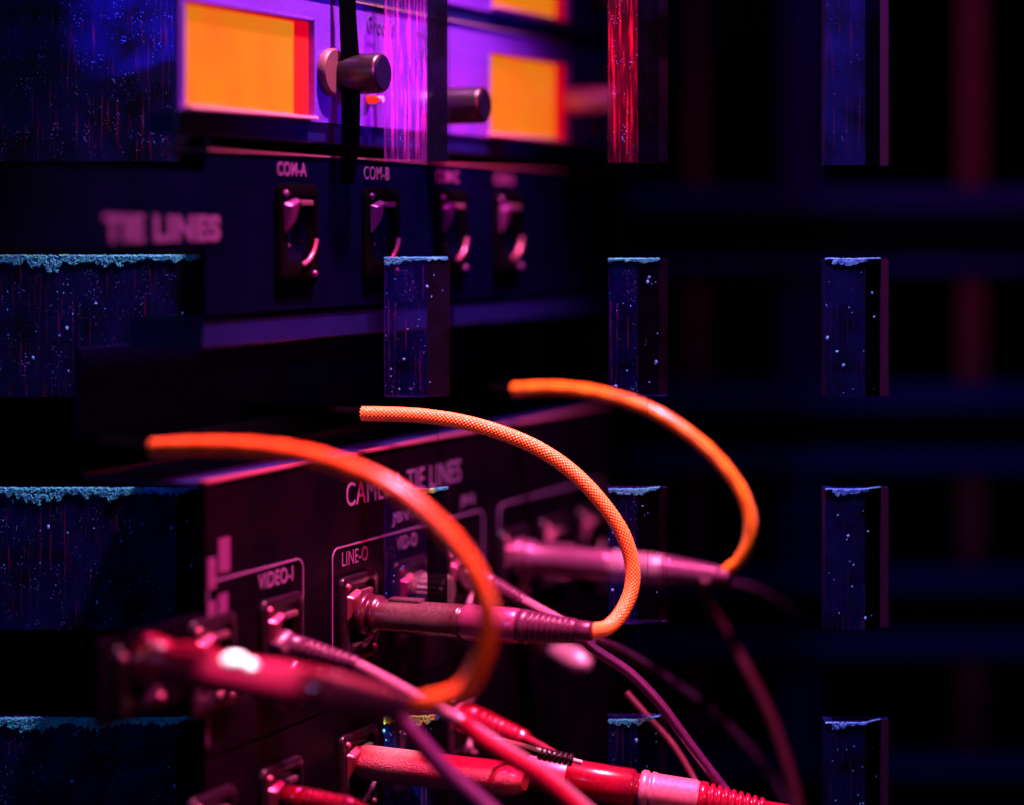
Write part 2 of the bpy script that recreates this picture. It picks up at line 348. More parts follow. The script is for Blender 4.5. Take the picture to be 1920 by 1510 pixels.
# --- meter units
def knob(px, py, n1, rad, parent, base_disc=True, m='knob'):
    s = S(px); z = Zw(px, py); b = W(s, z, 0)
    mb = MB(); r = rad
    mb.lathe([(0.0005, r * 0.96), (0.0055, r), (n1 - 0.0012, r * 0.97), (n1 - 0.0004, r * 0.93), (n1, r * 0.86)], b, N, 56)
    k = mb.build('knob', m, parent)
    mb = MB(); mb.lathe([(n1 + 0.0001, r * 0.80), (n1 + 0.0004, r * 0.78)], b, N, 48); mb.build('knob_cap', 'knob_front', k)
    return k
def display(px0, px1, zb, zt, parent, n=0.0):
    s0, s1 = S(px0), S(px1); fr = 0.0012; sw = (s1 - s0) * 0.125
    o = MB(); o.box(s0 - fr, s0 - 0.0001, zb - fr, zt + fr, -0.003, 0.0004); o.box(s1 + 0.0001, s1 + fr, zb - fr, zt + fr, -0.003, 0.0022)
    o.box(s0, s1, zt + 0.0001, zt + fr, -0.003, 0.0018)
    f = o.build('meter_window', 'meter_face', parent, 0.0003)
    mb = MB(); mb.box(s0 + 0.0008, s1 - sw, zb + 0.0002, zt - 0.0009, -0.0030, -0.0006); mb.build('lit_screen', 'screen', f)
    mb = MB()
    mb.box(s1 - sw + 0.0001, s1, zb + 0.0002, zt, -0.0030, -0.0004)
    mb.box(s0, s0 + 0.0007, zb + 0.0002, zt, -0.0030, -0.0004)
    mb.box(s0 + 0.0008, s1 - sw, zt - 0.0008, zt, -0.0030, -0.0002)
    mb.build('red_glow_edge', 'red_glow_rim', f)
    mb = MB(); mb.box(s0 - fr, s1 + fr, zb - 0.0012, zb, -0.003, 0.0032); mb.build('lower_lip', 'pink_lip', f, 0.0003)
    return f
def face_with_holes(s0, s1, z0, z1, holes, parent):
    mb = MB(); cur = s0
    for a, b, zb, zt in holes:
        mb.box(cur, a, z0, z1, -0.0014, 0)
        if zb > z0: mb.box(a, b, z0, zb, -0.0014, 0)
        if z1 > zt: mb.box(a, b, zt, z1, -0.0014, 0)
        cur = b
    mb.box(cur, s1, z0, z1, -0.0014, 0)
    return mb.build('front_panel', 'meter_face', parent)

mu = thing('meter_unit', 'lower violet rack unit with two glowing orange meter windows and round dark knobs', 'rack unit', W(S(700), 0.0376, 0), WALLROT, 'rack units with orange windows')
h = [(S(347), S(580), 0.0392, 0.0722), (S(918), S(1058), 0.0392, 0.0722)]
face_with_holes(S(338), S_R, 0.0376, 0.0818, h, mu)
for a, b in ((347, 580), (918, 1058)): display(a, b, 0.0392, 0.0722, mu)
mb = MB(); mb.box(S(338), S_R, 0.0819, 0.0824, -0.004, 0.0009); mb.build('top_edge', 'edge_highlight', mu)  # pale strip added for the highlight on the panel's bevel
mb = MB(); mb.box(S(338), S_R, 0.0305, 0.0374, -0.012, -0.0012); mb.build('lower_trim', 'navy_trim', mu, 0.0005)
mb = MB(); mb.box(S(600), S_R - .001, 0.0310, 0.0812, -0.034, -0.0205); mb.build('chassis', 'black', mu)
d = MB(); d.lathe([(0.0002, 0.0083), (0.0022, 0.0083), (0.003, 0.0076)], W(S(617), Zw(617, 135), 0), N, 48); d.build('knob_collar', 'brown_disc', mu)
knob(636, 140, 0.0178, 0.0073, mu)
kb = MB(); kb.lathe([(0.0002, 0.0052), (0.004, 0.0052)], W(S(800), Zw(800, 196), 0), N, 40); kb.build('knob_collar', 'steel', mu)
knob(806, 200, 0.0235, 0.0072, mu); knob(1062, 190, 0.0250, 0.0062, mu, m='pink_metal')
led = MB(); led.lathe([(0.0002, 0.0016), (0.003, 0.0016), (0.0042, 0.0009)], W(S(690), Zw(690, 187), 0), N, 20); led.build('indicator_lamp', 'led_red', mu)
led = MB(); led.lathe([(0.0002, 0.0012), (0.0036, 0.0012)], W(S(703), Zw(703, 187), 0), N, 20); led.build('toggle_tip', 'white_glint', mu)
led = MB(); led.lathe([(0.0002, 0.003), (0.004, 0.003)], W(S(1112), Zw(1112, 240), 0), N, 20); led.build('indicator_lamp', 'red_plug', mu)
led = MB(); led.lathe([(0.0002, 0.004), (0.003, 0.004)], W(S(1128), Zw(1128, 135), 0), N, 20); led.build('button', 'red_plug', mu)
text('Groove', S(687), S(738), 0.0722, 0.0782, mu, 'dark_print')
text('TX', S(779), S(808), 0.0690, 0.0755, mu, 'dark_print', weight=0.01)
text('000', S(686), S(703), 0.0672, 0.0688, mu, 'dark_print')
text('73 00', S(783), S(806), 0.0655, 0.0680, mu, 'dark_print')

mt = thing('meter_unit', 'upper violet rack unit with one orange window cut off by the top edge', 'rack unit', W(S(900), 0.083, 0), WALLROT, 'rack units with orange windows')
face_with_holes(S(640), S_R, 0.0888, 0.133, [(S(922), S(1058), 0.0914, 0.122)], mt)
display(922, 1058, 0.0914, 0.122, mt)
mb = MB(); mb.box(S(640), S_R, 0.0830, 0.0886, -0.02, -0.0012); mb.build('lower_trim', 'navy_trim', mt, 0.0005)
knob(1110, 0, 0.02, 0.0062, mt)

# --- sockets
def socket(px, zc, parent, name='socket', h=0.031, w=0.026, m='socket_plate', hole=True, latch=True, lm='latch'):
    s = S(px) if px is not None else 0
    z0 = zc - h / 2 - (0.0005); z1 = zc + h / 2
    r = 0.0112 if h > 0.03 else 0.0085; seg = 32; mb = MB()
    cz = zc - (0.0 if h > 0.03 else 0)
    out = []; rc = 0.003
    for cx, cy, a0 in ((s + w/2 - rc, z1 - rc, 0), (s - w/2 + rc, z1 - rc, 90), (s - w/2 + rc, z0 + rc, 180), (s + w/2 - rc, z0 + rc, 270)):
        for k in range(9):
            a = R(a0 + 90 * k / 8); out.append((cx + rc * math.cos(a), cy + rc * math.sin(a)))
    inn = []
    for x, z in out:
        a = math.atan2(z - cz, x - s); inn.append((s + r * math.cos(a), cz + r * math.sin(a)))
    n = len(out); vs = []
    for loop, nn in ((out, 0.0003), (out, 0.0016), ([(s + (x - s) * 0.965, cz + (z - cz) * 0.965) for x, z in out], 0.0022), (inn, 0.0022), (inn, -0.012)):
        vs += [W(x, z, nn) for x, z in loop]
    fs = [[i * n + k, i * n + (k + 1) % n, (i + 1) * n + (k + 1) % n, (i + 1) * n + k] for i in range(4) for k in range(n)]
    mb.add(vs, fs, 0, True); mb.add([W(x, z, -0.0119) for x, z in inn], [list(range(n))], 1)
    so = mb.build(name, [m, 'black'], parent)
    # bright rims at the lower lip of the hole
    for r0, nn, m2 in ((r - 0.0004, 0.0024, 'pink_metal'), (r - 0.0022, -0.003, 'pink_metal')):
        q = MB(); q.tube([W(s + r0 * math.cos(R(a)), cz + r0 * math.sin(R(a)), nn) for a in range(275, 351, 5)], 0.0009, 8)
        q.build('rim', m2 if lm == 'latch' else 'latch', so)
    if latch:
        q = MB(); q.prism([W(s - 0.011, z1 - 0.0065, 0.0023), W(s - 0.003, z1 - 0.0045, 0.0023), W(s - 0.0045, cz + 0.0035, 0.0023), W(s - 0.0105, cz - 0.001, 0.0023)],
                          [W(s - 0.0095, z1 - 0.0075, 0.0052), W(s - 0.004, z1 - 0.0055, 0.0052), W(s - 0.0055, cz + 0.0045, 0.0042), W(s - 0.0095, cz + 0.001, 0.0036)])
        q.build('release_latch', lm, so, 0.0006)
        q = MB(); q.box(s - 0.002, s + 0.006, z1 - 0.0075, z1 - 0.0055, 0.0023, 0.0042); q.build('release_tab', 'socket', so, 0.0004)
    for dx, dz in ((-0.0095, z1 - 0.0035), (0.0095, z0 + 0.0035)):
        q = MB(); q.ball(W(s + dx, dz, 0.0023), 0.0013, 12, 0); q.build('screw', lm, so)
    return so

ic = thing('intercom_panel', 'dark intercom panel lettered COM-B with a row of four round sockets', 'rack unit', W(S(700), -0.019, 0), WALLROT)
L0, L1 = S(2), S(387)
mb = MB(); mb.sheet([(L1, -0.0275), (S_R, -0.0275), (S_R, 0.0252), (L1, 0.0252), (L1, 0.0183), (L0, 0.0183), (L0, -0.0062), (L1, -0.0062)], -0.003, 0.0)
mb.build('front_panel', 'navy_panel', ic)
mb = MB(); mb.box(L1, S_R, 0.0253, 0.0260, -0.02, 0.0006); mb.build('top_edge', 'latch', ic)
for px, t in ((552, 'COM-A'), (710, 'COM-B'), (842, 'COM-C'), (948, 'COM-D')):
    socket(px, -0.0015, ic, h=0.034, m='matte_black', lm='dark_latch')
    w = 0.0095; s = S(px) - 0.002
    text(t, s - w, s + w, 0.0182, 0.0230, ic, 'white_print' if px == 710 else 'faded_label', weight=0.02 if px != 710 else 0.0)
    for a, m_ in ((90, 'gold'), (232, 'steel'), (330, 'gold')):
        q = MB(); q.ball(W(S(px) + 0.0052 * math.cos(R(a)), -0.0015 + 0.0052 * math.sin(R(a)), -0.001), 0.0012, 14); q.build('contact_pin', m_, ic)
text('TIE LINES', S(192), S(412), -0.0040, 0.0046, ic, 'faded_label', weight=0.05)

tl = thing('tie_line_panel', 'dark patch panel lettered CAMERA TIE LINES with sockets and plugged cables', 'rack unit', W(S(700), -0.17, 0), WALLROT)
T0, T1, T2 = S(386), S(190), S_R
mb = MB(); mb.sheet([(T0, -0.1700), (T2, -0.1700), (T2, -0.0819), (T0, -0.0819), (T0, -0.1235), (T1, -0.1235), (T1, -0.1490), (T0, -0.1490)], -0.003, 0.0)
mb.build('front_panel', 'dark_panel', tl)
mb = MB(); mb.box(T0, T2, -0.0831, -0.0817, -0.048, -0.0032); mb.build('top_cover', 'navy_trim', tl, 0.0003)
mb = MB(); mb.box(T0, T2, -0.0818, -0.0810, -0.0031, 0.0005); mb.build('top_edge', 'latch', tl)  # pink strip for the highlight along the top of the panel
mb = MB(); mb.box(T0, T2, -0.0816, -0.0806, -0.0487, -0.0478); mb.build('rear_lip', 'dark_latch', tl)
text('CAMERA TIE LINES', S(648), S(862), -0.0998, -0.0912, tl, 'white_print')
text('LINE-O', S(640), S(688), -0.1208, -0.1156, tl, 'white_print')
text('VID-O', S(742), S(780), -0.1205, -0.1155, tl, 'white_print', weight=0.012)
text('JBV-1', S(733), S(783), -0.1113, -0.1060, tl, 'white_print', weight=0.012)
text('VIDEO-I', S(483), S(548), -0.1207, -0.1155, tl, 'white_print', weight=0.01)
text('JBV-2', S(862), S(888), -0.1113, -0.1060, tl, 'white_print')
for a, b, z0_, z1_ in ((S(366)+0.0065, S(388)+0.0045, -0.116, -0.106), (S(366)+.0065, S(388)+0.0045, -0.128, -0.120), (S(408), S(429), -0.1115, -0.1005), (S(408), S(425), -0.1245, -0.1185)):
    mb = MB(); mb.box(a, b, z0_, z1_, 0.0002, 0.0005); mb.build('paper_label', 'faded_label', tl)
def outline(s0, s1, zt, zb, parent):
    w = 0.00055; r = 0.004; cl = [(s0, zb)]
    for k in range(9): a = R(180 - 90 * k / 8); cl.append((s0 + r + r * math.cos(a), zt - r + r * math.sin(a)))
    for k in range(9): a = R(90 - 90 * k / 8); cl.append((s1 - r + r * math.cos(a), zt - r + r * math.sin(a)))
    cl.append((s1, zb)); vs = []; n = len(cl)
    for i, (x, z) in enumerate(cl):
        p = cl[max(0, i - 1)]; q = cl[min(n - 1, i + 1)]; tx, tz = q[0] - p[0], q[1] - p[1]; l = math.hypot(tx, tz)
        nx, nz = -tz / l * w / 2, tx / l * w / 2
        vs += [W(x + nx, z + nz, 0.0004), W(x - nx, z - nz, 0.0004), W(x - nx, z - nz, 0.0001), W(x + nx, z + nz, 0.0001)]
    mb = MB(); mb.add(vs, [[4*i + j, 4*i + (j+1) % 4, 4*i + 4 + (j+1) % 4, 4*i + 4 + j] for i in range(n - 1) for j in range(4)])
    mb.build('printed_outline', 'white_print', parent)
outline(S(622), S(905), -0.1137, -0.166, tl); outline(S(388), S(567), -0.1137, -0.166, tl); outline(S(935), S(1130), -0.1137, -0.166, tl)
SX = [-0.0976, -0.0555, -0.0033, 0.0366, 0.078, 0.127, 0.167, 0.207]
def px_of(s):
    p = O + U * s; return 960 + FPX * p.x / p.y
socket(px_of(-0.1375), -0.1365, tl, h=0.022, latch=False)
for s in SX: socket(px_of(s), -0.1400, tl)

tl2 = thing('lower_patch_panel', 'second dark patch panel below the lettered one, red lit with plugged sockets', 'rack unit', W(S(700), -0.26, 0), WALLROT)
mb = MB(); mb.sheet([(T0, -0.2600), (T2, -0.2600), (T2, -0.1712), (T0, -0.1712)], -0.003, 0.0); mb.build('front_panel', 'dark_panel', tl2)
for s in SX[:5]: socket(px_of(s), -0.1965, tl2)

# --- dark strap added for the dark band across the meter unit
st = thing('dark_band_strip', 'added black flat strap hanging down behind the big knob in front of the rack', 'strip', W(S(650), 0.08, 0.008))
mb = MB()
zs = [(0.0935, 634, 664), (0.075, 636, 668), (0.055, 640, 676), (0.03, 640, 674), (0.022, 636, 668), (0.016, 636, 664)]
Yst = yw(650) - 0.012
pts = []
for z, a, b in zs:
    for px, dy in ((a, 0), (b, 0), (b, .0012), (a, .0012)): pts.append(Vector(((px - 960) / FPX * Yst, Yst + dy, z)))
mb.add(pts, [[4*i + j, 4*i + (j+1) % 4, 4*i + 4 + (j+1) % 4, 4*i + 4 + j] for i in range(5) for j in range(4)] + [[3, 2, 1, 0], [20, 21, 22, 23]])
mb.build('strip', 'matte_black', st, 0.0003)

# ------------------------------------------------------------------ orange cables and their plugs
def braided(path, rad, name, parent, fine=True, mats_near=False):
    seg = 72 if fine else 28; step = 0.0002 if fine else 0.0008
    p = spline(path, step); fr = frames(p); n = len(p)
    C = np.array([list(a) for a, _, _ in fr]); E1 = np.array([list(b) for _, b, _ in fr]); E2 = np.array([list(c) for _, _, c in fr])
    L = np.concatenate([[0], np.cumsum(np.linalg.norm(np.diff(C, axis=0), axis=1))])
    th = np.linspace(0, 2 * np.pi, seg, endpoint=False)[None, :]; l = L[:, None]
    nb = 6; k = 2 * np.pi / 0.0030
    w1 = np.sin(nb * th + k * l); w2 = np.sin(nb * th - k * l)
    weave = np.abs(w1 * w2)                                    # lozenge grid of over/under strands
    disp = rad + (weave ** 0.5 - 0.5) * (0.00045 if fine else 0.0002)
    end = np.clip(L / 0.0006, 0.25, 1)[:, None] ** 0.5; endb = np.clip((L[-1] - L) / 0.0004, 0.3, 1)[:, None] ** 0.5
    disp = disp * end * endb
    V = C[:, None, :] + disp[..., None] * (np.cos(th)[..., None] * E1[:, None, :] + np.sin(th)[..., None] * E2[:, None, :])
    root = parent
    while root.parent is not None: root = root.parent
    inv = np.array(root_mat(root).inverted()); V = V.reshape(-1, 3) @ inv[:3, :3].T + inv[:3, 3]
    i, j = np.meshgrid(np.arange(n - 1), np.arange(seg), indexing='ij'); j2 = (j + 1) % seg
    F = np.stack([i * seg + j, i * seg + j2, (i + 1) * seg + j2, (i + 1) * seg + j], -1).reshape(-1, 4)
    me = bpy.data.meshes.new(name); me.vertices.add(len(V)); me.vertices.foreach_set('co', V.ravel().astype(np.float32))
    me.loops.add(F.size); me.loops.foreach_set('vertex_index', F.ravel().astype(np.int32))
    me.polygons.add(len(F)); me.polygons.foreach_set('loop_start', np.arange(0, F.size, 4, dtype=np.int32)); me.polygons.foreach_set('loop_total', np.full(len(F), 4, np.int32))
    me.polygons.foreach_set('use_smooth', np.ones(len(F), bool)); me.update(calc_edges=True)
    at = me.attributes.new('weave', 'FLOAT', 'POINT'); at.data.foreach_set('value', (weave.ravel() * (1.0 if fine else 0.65) * (0.85 + 0.3 * rng.random(weave.size))).astype(np.float32))
    me.materials.append(M['red_orange_braid' if mats_near else 'orange_braid'])
    o = bpy.data.objects.new(name, me); COL.objects.link(o); o.parent = parent; return o

def xlr(parent, base, axis, sc=1.0, mats=('plug_body', 'plug_sleeve', 'rubber'), drop=True):
    mm = 0.001 * sc
    def pf(l): return [(a * mm, b * mm) for a, b in l]
    b = MB(); b.lathe(pf([(0.5, 7.4), (1.0, 7.8), (3.4, 7.8), (4.0, 7.2), (4.2, 6.0), (5.4, 6.0), (5.6, 6.9), (6.2, 7.2), (7.6, 7.1), (8.4, 6.2), (9, 5.9), (24, 5.95), (40, 6.1), (41, 6.0), (41.3, 5.5), (42, 5.5)]), base, axis, 56)
    bo = b.build('plug_body', mats[0], parent)
    b = MB(); b.lathe(pf([(42.0, 6.0), (42.6, 6.3), (44, 6.35), (58, 6.3), (62.5, 6.0), (63.2, 5.6), (63.6, 5.2)]), base, axis, 56); b.build('sleeve', mats[1], bo)
    pr = [(63.6, 5.5), (64, 6.0), (67.5, 5.7)]
    x = 67.8; r = 5.5
    for k in range(8):
        pr += [(x, r - 0.9), (x + 0.5, r - 0.9), (x + 0.7, r), (x + 1.8, r - 0.12)]; x += 2.1; r -= 0.2
    pr += [(x, 3.4), (x + 0.3, 3.6), (x + 5.6, 3.3), (x + 6.2, 2.9), (x + 6.3, 2.3)]
    b = MB(); b.lathe(pf(pr), base, axis, 56); b.build('boot', mats[2], bo)
    # latch button and key rib on top of the shell
    ax = Vector(axis).normalized(); up = (Vector((0, 0, 1)) - ax * ax.z).normalized(); sd = ax.cross(up)
    def slab(t0, t1, w, h0, h1):
        v = [Vector(base) + ax * t * mm + sd * ww * mm + up * hh * mm for hh in (h0, h1) for t, ww in ((t0, -w), (t1, -w), (t1, w), (t0, w))]
        return v
    q = MB(); v = slab(12, 25, 2.2, 5.2, 6.9); q.prism(v[:4], v[4:]); q.build('latch_button', mats[0], bo, 0.0006)
    q = MB(); v = slab(46, 60, 0.35, 5.9, 6.6); q.prism(v[:4], v[4:]); q.build('seam', mats[0], bo, 0.0002)
    return bo, Vector(base) + ax * (x + 6.0) * mm

def orange(label, s_end, pts, sc, base, axis, mats, fine):
    t = thing('orange_cable', label, 'cable', base, 0, 'orange braided cables')
    path = [PN(s_end, x, y) for x, y in pts]
    if fine:                                             # the loop leans back and stays near one distance
        ys = np.interp([p[0] for p in pts], [676, 870, 1075, 1190], [0.774, 0.764, 0.757, 0.752])
        ys[-5:] = [0.752, 0.750, 0.746, 0.741, 0.736]
        path = [P(x, y, float(d)) for (x, y), d in zip(pts, ys)]
    bo, tip = xlr(t, base, axis, sc, mats)
    path[-1] = tip - Vector(axis).normalized() * 0.001
    braided(path, 0.00252 if fine else 0.00272, 'braided_cable', t, fine, base.x < -0.1)
    # black heat-shrink that carries the free end back into the rack
    e = path[0]; d = (path[0] - path[1]).normalized()
    q = MB(); q.tube(spline([e - d * 0.0012, e + d * 0.003, e - N * 0.02, e - N * 0.048], 0.002), 0.0024, 16); q.build('heat_shrink', 'matte_black', t)
    return t
ax2 = (PN(-0.0033, 1090, 1183) - W(-0.0033, -0.139, 0)).normalized()
orange('sharp middle orange braided cable looping from the rack down to its ribbed plug', 0.0,
       [(676, 776), (740, 777), (800, 781), (870, 792), (940, 812), (1010, 842), (1075, 887), (1130, 945), (1168, 1003), (1185, 1060), (1184, 1105), (1166, 1148), (1140, 1176), (1100, 1194)],
       1.0, W(-0.0033, -0.139, 0.0026), ax2, ('plug_body', 'plug_sleeve', 'rubber'), True)
s3 = S(958)
ax3 = (PN(s3, 1330, 1078) - W(s3, -0.1365, 0)).normalized()
orange('blurred far orange cable, rightmost of the three loops', s3,
       [(960, 731), (1020, 728), (1080, 731), (1150, 744), (1220, 769), (1290, 812), (1350, 866), (1392, 925), (1407, 975), (1403, 1020), (1386, 1052), (1362, 1074), (1330, 1084)],
       1.04, W(s3, -0.1365, 0.0026), ax3, ('plug_sleeve', 'pink_metal', 'plug_sleeve'), False)
s1 = S(280)
b1 = W(-0.1375, -0.131, 0.0026); ax1 = (PN(-0.1375, 795, 1330) - b1).normalized()
orange('large blurred near orange cable on the left, crossing in front of the lettering', s1,
       [(283, 840), (360, 837), (450, 838), (540, 847), (620, 866), (700, 897), (770, 940), (835, 998), (885, 1065), (911, 1130), (914, 1190), (897, 1248), (866, 1295), (815, 1325)],
       1.03, b1, ax1, ('red_plug', 'red_plug', 'red_jacket'), False)
pc = [o for o in COL.objects if o.name.startswith('orange_cable')][-1]
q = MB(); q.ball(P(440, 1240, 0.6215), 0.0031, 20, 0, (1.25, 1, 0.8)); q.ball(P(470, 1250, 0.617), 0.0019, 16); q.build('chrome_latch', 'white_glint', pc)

# ------------------------------------------------------------------ the smaller cables and plugs
def small_boot(parent, a, b, r0, r1, m, ribs=7):
    ax = (b - a); L = ax.length; pr = [(0, r0 * 0.8), (0.0008, r0)]
    pr += [(L * 0.3, r0)]
    for k in range(ribs):
        f = 0.3 + 0.62 * k / ribs; g = 0.3 + 0.62 * (k + 1) / ribs; r = r0 + (r1 - r0) * (f - 0.3) / 0.7
        pr += [(L * f, r * 0.78), (L * (f + 0.3 * (g - f)), r * 0.78), (L * (f + 0.4 * (g - f)), r), (L * g - 1e-5, r * 0.97)]
    pr += [(L * 0.94, r1 * 0.85), (L, r1 * 0.8)]
    mb = MB(); mb.lathe(pr, a, ax, 32); return mb.build('boot', m, parent)
def cable(label, pts, r, m, name='thin_cable', cat='cable', group=None, boot=None, step=0.002, seg=18):
    pp = [P(*p) if len(p) == 3 and not isinstance(p, Vector) else Vector(p) for p in pts]
    t = thing(name, label, cat, pp[0], 0, group)
    mb = MB(); mb.tube(spline(pp, step), r, seg); mb.build('jacket', m, t)
    return t
def sock_pt(s, z, n=0.0): return W(s, z, n)

G = 'thin cables hanging in front of the rack'
t = cable('glossy silvery cable running from the left ribbed boot diagonally down to the bottom', [(672, 1248, .712), (720, 1273, .706), (770, 1301, .700), (820, 1328, .695), (865, 1352, .690), (925, 1390, .686), (985, 1428, .683), (1045, 1470, .68), (1110, 1525, .678)], 0.0021, 'silver_jacket', group=G)
small_boot(t, P(532, 1208, .722), P(678, 1250, .712), 0.0042, 0.0026, 'rubber')
q = MB(); q.lathe([(0, 0.0048), (0.009, 0.0048), (0.0095, 0.004)], W(-0.0555, -0.1398, 0.003), P(532, 1208, .722) - W(-0.0555, -0.1398, 0.003), 28); q.build('plug', 'rubber', t)
t = cable('pale cable coming out of a small ribbed boot behind the middle plug', [(985, 1128, .80), (1010, 1142, .795), (1040, 1158, .79), (1085, 1185, .785)], 0.0019, 'silver_jacket', group=G)
small_boot(t, P(905, 1088, .815), P(988, 1131, .80), 0.0036, 0.0024, 'rubber')
q = MB(); q.lathe([(0, 0.0045), (0.012, 0.0045), (0.0125, 0.0036)], W(0.078, -0.1385, 0.003), P(905, 1088, .815) - W(0.078, -0.1385, 0.003), 28); q.build('plug', 'rubber', t)
t = cable('red lit cable from the ribbed boot low in the middle', [(985, 1385, .80), (1020, 1403, .79), (1065, 1432, .78), (1120, 1470, .775)], 0.0016, 'red_jacket', group=G)
small_boot(t, P(868, 1340, .825), P(993, 1390, .80), 0.0050, 0.0032, 'red_plug')
q = MB(); q.lathe([(0, 0.0052), (0.005, 0.0052)], W(0.078, -0.1935, 0.003), P(868, 1340, .825) - W(0.078, -0.1935, 0.003), 28); q.build('plug', 'red_plug', t)
t = cable('red cable from the ribbed boot at the lower left edge of the panel', [(665, 1512, .712), (700, 1530, .70), (760, 1570, .69)], 0.002, 'red_jacket', group=G)
small_boot(t, P(535, 1493, .722), P(668, 1513, .712), 0.0040, 0.0028, 'red_plug')
cable('thick dark pink cable crossing under the near orange loop', [(700, 1300, .665), (742, 1340, .664), (790, 1395, .662), (842, 1452, .66), (890, 1495, .658), (940, 1540, .655)], 0.0029, 'purple_jacket', group=G)
cable('thick pink cable along the bottom crossing over the metal barrel', [(862, 1352, .675), (900, 1385, .674), (950, 1418, .672), (1010, 1455, .67), (1080, 1515, .668), (1110, 1545, .668)], 0.0026, 'red_plug', group=G)
cable('thin bright wire ending under a small black clip', [(925, 1385, .74), (980, 1398, .745), (1030, 1413, .75), (1090, 1430, .755)], 0.00085, 'white_glint', group=G, seg=12)
t = thing('wire_clip', 'small black toothed clip over the thin bright wire', 'clip', P(1038, 1422, .748))
q = MB(); a_, b_ = P(1010, 1413, .749), P(1066, 1424, .751)
for k in range(7):
    c = a_.lerp(b_, k / 6); q.lathe([(0, 0.0022), (0.0011, 0.0024), (0.0013, 0.0018)], c, b_ - a_, 14)
q.build('clip_body', 'knob', t)
cable('smooth purple cable hanging from the middle plug toward the lower right', [(1092, 1196, .772), (1112, 1216, .772), (1180, 1262, .772), (1235, 1318, .772), (1285, 1385, .772), (1330, 1445, .772), (1385, 1515, .772)], 0.0019, 'purple_jacket', group=G)
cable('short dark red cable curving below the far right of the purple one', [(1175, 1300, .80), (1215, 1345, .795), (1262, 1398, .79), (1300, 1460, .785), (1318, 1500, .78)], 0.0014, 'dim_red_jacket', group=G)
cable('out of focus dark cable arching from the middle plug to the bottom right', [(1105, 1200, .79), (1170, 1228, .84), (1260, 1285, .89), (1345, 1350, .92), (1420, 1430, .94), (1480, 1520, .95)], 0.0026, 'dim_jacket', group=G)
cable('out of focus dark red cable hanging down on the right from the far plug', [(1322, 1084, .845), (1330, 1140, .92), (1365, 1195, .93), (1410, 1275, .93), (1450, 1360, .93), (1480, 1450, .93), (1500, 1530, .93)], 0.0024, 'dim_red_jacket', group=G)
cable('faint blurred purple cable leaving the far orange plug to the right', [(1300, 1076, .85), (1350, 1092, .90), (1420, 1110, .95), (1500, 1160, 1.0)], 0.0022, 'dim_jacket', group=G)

# silvery knurled collar in the second socket
t = thing('collar_plug', 'bright silver ridged collar plug behind the middle black plug', 'plug', W(0.0366, -0.139, 0))
q = MB(); base = W(0.0366, -0.1362, 0.003); seg = 60; pr = [(0, .0052), (.003, .0056), (.004, .0062), (.0135, .0062), (.0145, .0055)]; vs = []
for ti, r in pr:
    for k in range(seg):
        a = 2 * math.pi * k / seg; rr = r * (1 + (0.06 if k % 3 == 0 and .003 < ti < .014 else 0)); vs.append(base + N * ti + Vector((0, 0, 1)) * rr * math.cos(a) + U * rr * math.sin(a))
q.add(vs, [[i * seg + k, i * seg + (k + 1) % seg, (i + 1) * seg + (k + 1) % seg, (i + 1) * seg + k] for i in range(4) for k in range(seg)] + [list(range(4 * seg, 5 * seg))])
q.build('collar', 'steel', t)

# metal barrel plug along the bottom
t = thing('barrel_plug', 'short pinkish grained metal barrel plug near the bottom centre', 'plug', W(-0.0033, -0.193, 0))
b_ = W(-0.0033, -0.1925, 0.0026); e_ = P(985, 1466, 0.742); ax = e_ - b_; L = ax.length
q = MB(); q.lathe([(0, .0055), (.001, .0062), (L * .8, .0062), (L * .9, .0058), (L * .96, .0048), (L, .003)], b_, ax, 48); q.build('barrel', 'knurled', t)
# inline connector at the bottom right
t = thing('inline_plug', 'pink cable connector with a ribbed boot at the bottom right of the rack', 'plug', P(1060, 1470, .772))
a0, a1 = P(985, 1448, .778), P(1440, 1519, .765); ax = (a1 - a0).normalized(); L = (a1 - a0).length
def seg_l(prof, name, m, par): q = MB(); q.lathe([(a * L, r * .001) for a, r in prof], a0, ax, 48); return q.build(name, m, par)
bd = seg_l([(0.0, 5.0), (.01, 6.0), (.17, 6.6)], 'rear_sleeve', 'pink_metal', t)
seg_l([(.171, 6.8), (.18, 7.2), (.44, 7.2), (.455, 6.6), (.458, 5.8), (.475, 5.8)], 'shell', 'red_plug', t)
seg_l([(.475, 6.6), (.485, 7.3), (.505, 7.3), (.51, 6.6), (.518, 6.6), (.522, 7.1), (.535, 7.1), (.545, 6.7), (.70, 6.7), (.715, 6.2)], 'metal_sleeve', 'pink_metal', t)
pr = [(.716, 6.0), (.722, 6.6), (.75, 6.5)]; x = .753; r = 6.3
for k in range(8): pr += [(x, r - 1.1), (x + .007, r - 1.1), (x + .010, r), (x + .024, r - .15)]; x += .029; r -= .3
pr += [(x, 3.2), (1.12, 3.0)]
seg_l(pr, 'boot', 'red_plug', t)
# blurred plug end behind
t = thing('plug_end', 'blurred rounded pink plug end below the middle plug', 'plug', P(1040, 1252, .86))
q = MB(); q.lathe([(0, .004), (.004, .0056), (.012, .0056), (.016, .004), (.02, .005), (.03, .0058), (.036, .0048), (.039, .0015)], W(S(985), -0.172, 0.003), P(1120, 1262, .865) - W(S(985), -0.172, 0.003), 32); q.build('plug_body', 'pink_metal', t)

